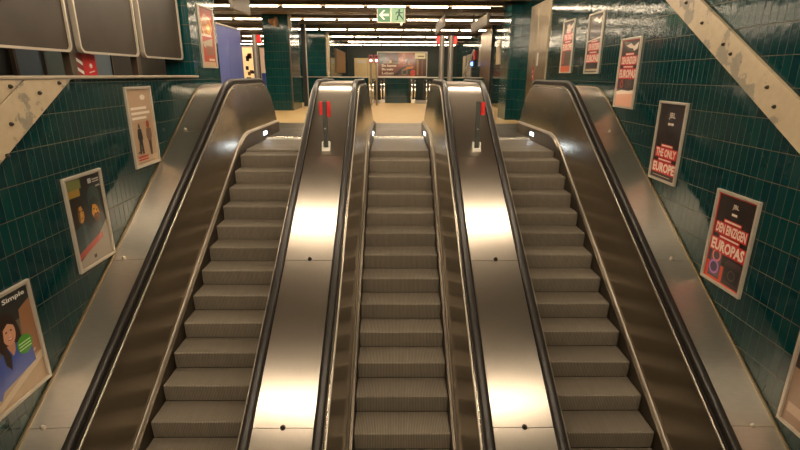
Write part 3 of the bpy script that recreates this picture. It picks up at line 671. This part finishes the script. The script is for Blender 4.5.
# ------------------------------------------------------------------ peeling steel beams on the walls
def beam(side,x0,x1,ya,yb,va,vb,lab,zcap=None,extra=False,bolts=()):
    t=thing('steel_beam',(x0,(ya+yb)/2,(ya+yb)/2*T-va),lab,'beam')
    pts=[(ya,ya*T-va),(yb,yb*T-va),(yb,yb*T-vb),(ya,ya*T-vb)]
    if zcap is not None: pts=[(ya,ya*T-va),((zcap+va)/T,zcap),((zcap+vb)/T,zcap),(ya,ya*T-vb)]
    q=MB(); q.prism_x(pts,x0,x1,M_peel); q.build('plate',t,bevel=.004)
    if extra:
        v2=vb-.012; q=MB(); q.prism_x([(ya,ya*T-v2),((zcap+v2)/T,zcap),(ya,zcap)],x0,x1,M_peel); q.build('gusset_plate',t,bevel=.004)
    for (y,z) in bolts:
        q=MB(); q.tube((x1,y,z),(x1+(.012 if side=='L' else -.012),y,z),.020,M_bolt,10); q.dome((x1+(.012 if side=='L' else -.012),y,z),(1 if side=='L' else -1,0,0),.016,.02,M_bolt,10,3); q.build('bolt',t)
bR=[(7.15,1.03),(6.72,.90),(6.30,.62),(5.82,.35),(5.66,.24),(5.0,-.10),(4.85,-.28),(4.2,-.6),(3.5,-1.0)]
beam('R',XR,XR-.045,.5,9.35,3.30,2.92,'pale steel beam with peeling paint slanting down the right tiled wall',None,False,bR)
bL=[(4.55,-.45),(5.0,-.19),(5.32,-.10),(4.42,-.72),(4.64,-.12),(4.0,-.85),(3.4,-1.25)]
beam('L',XL,XL+.045,.5,5.6,3.345,2.935,'pale steel beam with bolts at the top left corner of the left wall',-.064,True,bL)

# ------------------------------------------------------------------ brown blank panels above the left wall
BL=('brown blank panel at the left edge above the left wall','brown blank panel above the red striped sign','brown blank panel next to the tiled pier with the orange poster')
for (y0,y1),lab in zip(((4.60,5.95),(6.10,7.48),(7.62,9.005)),BL):
    t=thing('blank_display_panel',(-3.73,(y0+y1)/2,.23),lab,'panel','brown blank panels above the left wall')
    def rr(y0,y1,z0,z1,r,n=6):
        P=[]
        for cy,cz,a0 in ((y1-r,z0+r,-90),(y1-r,z1-r,0),(y0+r,z1-r,90),(y0+r,z0+r,180)):
            P+=[(cy+r*math.cos(math.radians(a0+90*i/n)),cz+r*math.sin(math.radians(a0+90*i/n))) for i in range(n+1)]
        return P
    o_=rr(y0,y1,.228,1.9,.09); i_=rr(y0+.025,y1-.025,.253,1.875,.07); n=len(o_)
    q=MB(); vs=[(-3.70,a,b) for a,b in o_]+[(-3.70,a,b) for a,b in i_]+[(-3.76,a,b) for a,b in o_]+[(-3.76,a,b) for a,b in i_]
    fs=[]
    for k in range(n):
        j=(k+1)%n; fs+=[[k,j,n+j,n+k],[2*n+k,2*n+j,3*n+j,3*n+k],[k,j,2*n+j,2*n+k],[n+k,n+j,3*n+j,3*n+k]]
    q.add(vs,fs,M_frame); q.build('frame',t)
    q=MB(); q.prism_x(i_,-3.74,-3.725,M_brown); q.build('blank_sheet',t)
    q=MB(); q.box((-3.76,y0+.3,1.88),(-3.72,y0+.36,CEIL),M_post); q.box((-3.76,y1-.36,1.88),(-3.72,y1-.3,CEIL),M_post); q.build('hanger',t)
for y,lab in ((6.025,'slim brown post between the first and second blank panels'),(7.55,'slim brown post between the second and third blank panels')):
    q=MB(); q.box((-3.86,y-.055,FL),(-3.765,y+.055,CEIL),M_post); tag(q.build('panel_post',bevel=.006),lab,'post','posts between the blank panels')
# red and white striped fire-hose sign
t=thing('fire_point_sign',(-3.85,6.42,-.9),'red sign with white stripes standing under the second blank panel','sign')
q=MB(); q.box((-3.91,6.22,-.9),(-3.87,6.64,.23),M_red); q.build('red_board',t)
q=MB()
q.box((-3.868,6.22,-.9),(-3.866,6.36,.228),pbr('dark_red_edge',(.25,.01,.01),.4))
for k in range(10):
    z=-.88+k*.11; q.poly([(-3.864,6.23,z+.035),(-3.864,6.35,z-.02),(-3.864,6.35,z+.02),(-3.864,6.23,z+.075)],M_white)
q.build('stripes',t,label='white slanting stripes',recalc=False)
q=MB(); q.dome((-3.868,6.52,.09),(1,0,0),.03,.004,M_white); q.poly([(-3.864,6.46,.0),(-3.864,6.58,.02),(-3.864,6.58,.035),(-3.864,6.46,.015)],M_white); q.build('symbol',t,label='white symbol')
q=MB(); q.box((-3.91,6.25,FL),(-3.87,6.6,-.9),M_red); q.build('stand',t)
# ------------------------------------------------------------------ blue hoarding
t=thing('blue_hoarding',(-3.67,11.4,FL),'tall blue site hoarding behind the left newel','hoarding')
q=MB(); q.box((-3.74,10.50,FL),(-3.67,11.38,.98),M_blue); q.build('board',t,bevel=.004)
q=MB(); q.box((-3.74,11.385,FL),(-3.67,12.34,.98),M_blue); q.build('board',t,bevel=.004)
q=MB(); q.box((-3.76,10.48,.98),(-3.65,12.36,1.01),M_frame); q.build('top_rail',t,bevel=.004)

# ------------------------------------------------------------------ lit showcases far left
def showcase(x,y,w,z0,z1,c1,c2,lab,seed):
    t=thing('lit_showcase',(x,y,FL),lab,'showcase','lit showcases on the left side of the hall')
    q=MB(); q.box((x-w/2,y,FL),(x+w/2,y+.25,z1+.05),M_cream); q.build('case',t,bevel=.01)
    q=MB(); q.box((x-w/2+.03,y-.02,z0),(x+w/2-.03,y,z1),pbr('lit_case_%d'%seed,c1,.4,var=.2,emit=c1,es=.55)); q.build('lit_poster',t)
    q=MB(); rr=random.Random(seed)
    if seed==5: q.box((x-w/2+.04,y-.03,z0),(x+w/2-.04,y-.021,z0+.75),ink((70,96,190))); q.box((x-.1,y-.03,z0+.9),(x+.16,y-.021,z1-.3),ink((150,100,60)))
    for k in range(12 if seed==3 else 4):
        u=rr.uniform(-w/2+.05,w/2-.22); v=rr.uniform(z0+.05,z1-.25); q.box((x+u,y-.024,v),(x+u+rr.uniform(.08,.18),y-.021,v+rr.uniform(.06,.2)),ink(c2) if k%2 else M_black)
    q.build('goods',t)
showcase(-5.78,20.3,.52,-.6,1.0,(.85,.62,.32),(120,84,40),'warm lit showcase with dark goods right of the blue hoarding',3)
showcase(-5.75,23.0,.62,-.7,1.1,(.62,.42,.28),(70,90,180),'lit poster case with blue bottom left of the tiled column',5)
# ------------------------------------------------------------------ escape sign
t=thing('exit_sign',(-.105,14.0,1.33),'green escape sign with white arrow and running figure hanging over the landing','sign')
GREEN=pbr('sign_green',srgb(62,128,84),.4,var=.03,emit=srgb(62,128,84),es=.2); WHL=pbr('sign_white',srgb(225,225,205),.4,var=.02,emit=srgb(225,225,205),es=.35)
PALE=pbr('sign_pale_green',srgb(120,168,128),.4,var=.02,emit=srgb(120,168,128),es=.2)
x0,x1,z0,z1=-.485,.275,1.33,1.72
q=MB(); q.box((x0,13.97,z0),(x1,14.03,z1),M_frame); q.build('housing',t,bevel=.006)
SF=lambda u,v,d: (x0+u,13.97-d,z0+v)
q=MB(); q.poly([SF(.02,.02,.002),SF(.36,.02,.002),SF(.36,.37,.002),SF(.02,.37,.002)],GREEN); q.poly([SF(.385,.02,.002),SF(.74,.02,.002),SF(.74,.37,.002),SF(.385,.37,.002)],PALE); q.build('green_face',t,recalc=False)
q=MB(); q.poly([SF(*p,.004) for p in ((.06,.195),(.17,.31),(.225,.31),(.15,.225),(.32,.225),(.32,.165),(.15,.165),(.225,.08),(.17,.08))],WHL); q.build('arrow',t,recalc=False,label='white arrow pointing left')
q=MB()
q.poly([SF(.70,.05,.003),SF(.715,.05,.003),SF(.715,.345,.003),SF(.70,.345,.003)],GREEN); q.poly([SF(.63,.345,.003),SF(.715,.345,.003),SF(.715,.36,.003),SF(.63,.36,.003)],GREEN)         # doorway
man=MB()
G2=pbr('sign_dark_green',srgb(24,84,50),.4,var=.03)
def lim(a,b,w,m,d=.005):
    ax,ay=a;bx,by=b; L=math.hypot(bx-ax,by-ay); nx,ny=-(by-ay)/L*w/2,(bx-ax)/L*w/2
    man.poly([SF(ax+nx,ay+ny,d),SF(ax-nx,ay-ny,d),SF(bx-nx,by-ny,d),SF(bx+nx,by+ny,d)],m)
q.build('doorway',t,recalc=False)
man.poly([SF(.60+.028*math.cos(a),.315+.028*math.sin(a),.005) for a in [i*math.pi/8 for i in range(16)]],G2)
lim((.585,.285),(.60,.185),.05,G2); lim((.585,.275),(.52,.255),.026,G2); lim((.525,.258),(.505,.205),.024,G2); lim((.595,.27),(.655,.24),.026,G2); lim((.655,.24),(.69,.27),.024,G2)
lim((.595,.20),(.545,.145),.034,G2); lim((.55,.15),(.555,.08),.030,G2); lim((.61,.19),(.66,.14),.034,G2); lim((.655,.15),(.70,.085),.030,G2); lim((.555,.08),(.51,.08),.022,G2)
man.build('running_figure',t,recalc=False)
for x in (-.37,.16):
    q=MB(); q.tube((x,14,z1),(x,14,CEIL),.010,M_bolt,8); q.build('hanger',t)
q=MB(); q.box((.14,13.98,z0-.06),(.20,14.02,z0),M_frame); q.build('test_button',t)

M_sign=pbr('sign_box_paint',(.13,.105,.07),.5)
# hanging sign boxes seen from the side
def hang(x,y0,y1,z0,z1,lab,th=.10):
    t=thing('hanging_sign_box',(x,(y0+y1)/2,z0),lab,'sign','sign boxes hanging along the hall')
    q=MB(); q.box((x-th/2,y0,z0),(x+th/2,y1,z1),M_sign); q.build('box',t,bevel=.008)
    for s in (-1,1):
        q=MB(); q.box((x+s*th/2,y0+.06,z0+.05),(x+s*(th/2+.004),y1-.06,z1-.05),M_sign); q.build('face',t)
    q=MB(); q.tube((x,y0+.3,z1),(x,y0+.3,CEIL),.012,M_bolt,8); q.build('hanger',t)
    q=MB(); q.tube((x,y1-.3,z1),(x,y1-.3,CEIL),.012,M_bolt,8); q.build('hanger',t)
hang(-4.0,12.9,14.4,1.53,2.15,'pale hanging sign box above the blue hoarding')
hang(2.12,16.05,17.75,1.96,2.26,'pale hanging sign box at top right of the escape sign',.08)
hang(1.6,16.8,20.2,1.5,1.86,'pale narrow hanging sign box above the two grey posts',.06)
hang(2.75,15.3,18.6,1.42,1.75,'brown hanging sign box left of the right tiled pier',.08)

# ------------------------------------------------------------------ far signal posts
for x,lab in ((-1.06,'left thin signal post with red and white lamps at the far parapet'),(-.82,'right thin signal post with red and white lamps at the far parapet')):
    t=thing('signal_post',(x,22.6,FL),lab,'signal post','signal posts at the far parapet')
    q=MB(); q.tube((x,22.6,FL),(x,22.6,.54),.045,M_gold,12); q.build('post',t,smooth=True)
    q=MB(); q.box((x-.09,22.55,.5),(x+.09,22.65,.84),pbr('signal_pink',(.42,.06,.09),.4)); q.build('housing',t,bevel=.015)
    q=MB(); q.dome((x,22.55,.60),(0,-1,0),.055,.02,pbr('white_lamp',(.9,.85,.8),.4,var=0,emit=(1,.85,.8),es=5)); q.build('white_lamp',t)
    q=MB(); q.dome((x,22.55,.75),(0,-1,0),.05,.02,pbr('dark_lens',(.10,.02,.03),.2)); q.build('dark_lens',t)
# ------------------------------------------------------------------ advert on the far wall
def art_bill(A,W,H):
    A.rect(0,0,W,H,(112,50,22)); A.rect(0,H*.52,W*.42,H,(38,40,28)); A.rect(W*.15,H*.55,W*.4,H*.98,(70,26,26)); A.rect(W*.42,H*.4,W*.72,H,(140,66,34)); A.rect(W*.5,H*.62,W*.56,H*.98,(176,100,60))
    A.rect(W*.1,H*.545,W*.46,H*.565,(180,150,90)); A.ell(W*.26,H*.62,.09,.10,(190,160,100))
    A.ell(W*.63,H*.62,.18,.22,(34,22,18)); A.ell(W*.64,H*.55,.10,.13,(150,90,60)); A.poly([(W*.45,H*.08),(W*.50,H*.36),(W*.62,H*.48),(W*.74,H*.40),(W*.76,H*.08)],(58,46,34)); A.poly([(W*.5,H*.22),(W*.60,H*.40),(W*.74,H*.42),(W*.72,H*.32),(W*.62,H*.30)],(206,120,40))
    A.ring(W*.55,H*.18,.22,.06,(130,110,90)); A.ell(W*.73,H*.14,.22,.22,(206,60,28)); A.poly([(W*.30,H*.02),(W*.46,H*.3),(W*.5,H*.3),(W*.42,H*.02)],(40,26,18))
    A.rect(W*.77,0,W,H,(78,44,22)); A.rect(W*.76,H*.74,W*.98,H*.98,(206,190,140)); A.rect(W*.82,H*.82,W*.95,H*.87,(90,78,56)); A.rect(W*.80,H*.05,W*.84,H*.7,(150,100,48)); A.rect(W*.9,H*.05,W*.93,H*.7,(130,70,34))
    A.text('Du kannst',W*.08,H*.40,W*.38,H*.50,(240,224,190),.02); A.text('Du mehr',W*.08,H*.24,W*.32,H*.34,(240,224,190),.02); A.text('Leben',W*.08,H*.07,W*.32,H*.18,(240,224,190),.02)
poster('F',.52,-.14,3.58,1.72,art_bill,'wide orange-brown billboard on the far green wall',.06,36.5,None,'billboard')

# ------------------------------------------------------------------ right-hand far wall things
t=thing('metal_cladding_panel',(4.40,24.6,FL),'tall golden metal cladding panel on the far right wall','panel')
q=MB(); q.box((4.35,25.05,FL),(4.41,26.0,CEIL-.02),M_gold); q.box((4.35,23.2,FL),(4.41,24.75,CEIL-.02),M_gold); q.box((4.35,24.75,-.08),(4.41,25.05,CEIL-.02),M_gold); q.build('sheet',t)
q=MB(); q.box((4.34,23.12,FL),(4.41,23.2,CEIL-.02),M_black); q.build('edge',t)
for (y0,y1,z0,z1,lab) in ((31.7,32.8,-.1,1.15,'narrow pale framed board farthest along the right hall wall'),(29.6,31.0,-.1,1.17,'narrow pale framed board left of the blue lamp'),(25.95,26.7,.45,1.41,'narrow pale framed board left of the golden panel'),(21.3,22.1,.45,1.45,'narrow pale framed board right of the golden panel')):
    tt=thing('wall_board',(4.41,(y0+y1)/2,z0),lab,'board','pale boards on the far right wall')
    q=MB(); q.box((4.37,y0,z0),(4.42,y1,z1),M_frame); q.build('frame',tt,bevel=.006)
    q=MB(); q.box((4.362,y0+.06,z0+.06),(4.37,y1-.06,z1-.06),ink((214,196,160))); q.build('sheet',tt)
t=thing('blue_lamp',(4.15,28,.45),'small blue lit lamp under a red plate on the far right wall','lamp')
q=MB(); q.box((4.27,27.8,.42),(4.40,28.2,.80),M_black); q.build('housing',t,bevel=.01)
q=MB(); q.dome((4.27,28.06,.60),(-1,-.8,0),.11,.09,pbr('blue_glow',(.05,.12,.9),.3,var=0,emit=(.08,.22,1),es=14)); q.build('blue_lens',t,smooth=True)
q=MB(); q.box((4.33,27.7,.80),(4.40,28.3,1.3),M_red); q.build('red_plate',t,label='red plate')
q=MB(); q.tube((3.35,24.93,-.07),(4.25,27.6,1.3),.045,M_cream,10); tag(q.build('leaning_rod',smooth=True),'slanting pale rod right of the two grey posts','rod')

# ------------------------------------------------------------------ rows of fluorescent lamps
def light_row(y,xa,xb,z,lab,ph=0.):
    t=thing('light_row',((xa+xb)/2,y,z),lab,'ceiling light','rows of fluorescent tubes under the ceiling')
    q=MB(); q.box((xa,y-.075,z+.075),(xb,y+.075,z+.14),M_beam); q.build('trunking',t)
    if y>12: [boxm((xa,y+e_*.075-.006,z+.034),(xb,y+e_*.075+.006,z+.08),M_beam).build('side_lip',t) for e_ in (-1,1)]; boxm((xa+.05,y-.06,z+.068),(xb-.05,y+.06,z+.0748),M_fillstrip).build('fill_strip',t)  # glowing strip added to brighten the hall floor; lips hide it from the side
    x=xa+ph; proto=None
    hold=None
    while x+1.13<=xb+.01:
        if proto is None:
            p=MB(); p.tube((x,y,z),(x+1.125,y,z),.019 if y>12 else .04,M_tube if y>12 else M_tube2,12)
            proto=p.build('tube',t,smooth=True); px=x
        else:
            c=proto.copy(); C.objects.link(c); c.parent=t; c.location=(x-px,0,0); ORG[c.name]=ORG[proto.name]
        for e_ in (x-.02,x+1.145):
            if hold is None:
                hold=boxm((e_-.012,y-.03,z-.02),(e_+.012,y+.03,z+.08),M_beam).build('lampholder',t); hx=e_
            else:
                c=hold.copy(); C.objects.link(c); c.parent=t; c.location=(e_-hx,0,0); ORG[c.name]=ORG[hold.name]
        x+=1.274
    for k in range(4):
        xx=xa+(xb-xa)*(k+.5)/4; boxm((xx-.02,y-.015,z+.14),(xx+.02,y+.015,CEIL),M_bolt).build('hanger',t)
light_row(-4.4,XL+.15,XR-.1,1.95,'row of tubes far behind the viewer',.1)
light_row(-6.2,XL+.15,XR-.1,1.95,'rearmost row of tubes behind the viewer, added as fill light',.1)  # unseen row added to brighten the step risers
light_row(-2.5,XL+.15,XR-.1,1.95,'second row of tubes behind the viewer, added as fill light',.1)  # extra unseen row, also added as fill on the risers
light_row(-.6,XL+.15,XR-.1,1.95,'row of tubes behind the viewer above the shaft',.1)
light_row(3.32,XL+.15,XR-.1,1.95,'row of tubes above the lower part of the escalators',.1)
light_row(7.02,XL+.15,XR-.1,1.95,'row of tubes above the upper part of the escalators',.1)
light_row(11.1,-5.6,XR-.1,1.95,'row of tubes above the top of the escalators',.1)
light_row(15.83,-9.73,3.3,1.95,'nearest visible row of ceiling tubes, crossing above the escape sign',0)
light_row(19.44,-9.73,4.35,1.95,'second row of ceiling tubes, passing behind the escape sign',0)
light_row(23.63,-9.73,4.35,1.95,'third row of ceiling tubes from the front',0)
light_row(27.9,-3.38,4.35,1.95,'fourth row of ceiling tubes from the front',0)
light_row(32.02,-3.38,4.35,1.95,'second to last row of ceiling tubes',.5)
light_row(35.2,-3.38,4.35,1.95,'last row of ceiling tubes, nearest the far billboard wall',0)

for y,l in ((27.9,'short fourth row of ceiling tubes left of the tiled column'),(32.02,'short fifth row of ceiling tubes left of the tiled column'),(35.2,'short last row of ceiling tubes left of the tiled column')): light_row(y,-10.7,-6.6,1.95,l)
# ------------------------------------------------------------------ camera
cam=bpy.data.cameras.new('Camera'); co=bpy.data.objects.new('Camera',cam); C.objects.link(co); S.camera=co
cam.sensor_fit='HORIZONTAL'; cam.sensor_width=36; cam.lens=36*483.83/800; cam.clip_start=.05; cam.clip_end=200
pit,yaw,rol=[math.radians(a) for a in (17.2335,.6682,.3070)]
cy_,sy_=math.cos(yaw),math.sin(yaw); cp,sp_=math.cos(pit),math.sin(pit); cr,sr=math.cos(rol),math.sin(rol)
yw=lambda v: Vector((cy_*v[0]+sy_*v[1], -sy_*v[0]+cy_*v[1], v[2]))
fw=yw((0,cp,-sp_)); R0=yw((1,0,0)); D0=yw((0,-sp_,-cp))
Rt=cr*R0-sr*D0; Up=-(sr*R0+cr*D0)
M=Matrix((Rt,Up,-fw)).transposed().to_4x4()
co.matrix_world=M
co.location=(0,0,0)

# ------------------------------------------------------------------ world, exposure
w=bpy.data.worlds.new('World'); S.world=w; w.use_nodes=True
w.node_tree.nodes['Background'].inputs[0].default_value=(1,.8,.6,1); w.node_tree.nodes['Background'].inputs[1].default_value=.012
S.view_settings.view_transform='Standard'; S.view_settings.look='None'; S.view_settings.gamma=1; S.view_settings.exposure=-.33
S.view_settings.use_curve_mapping=False
# lift everything so the upper landing is z = 0
for o in list(C.objects):
    if o.parent is None: o.location.z+=ZO
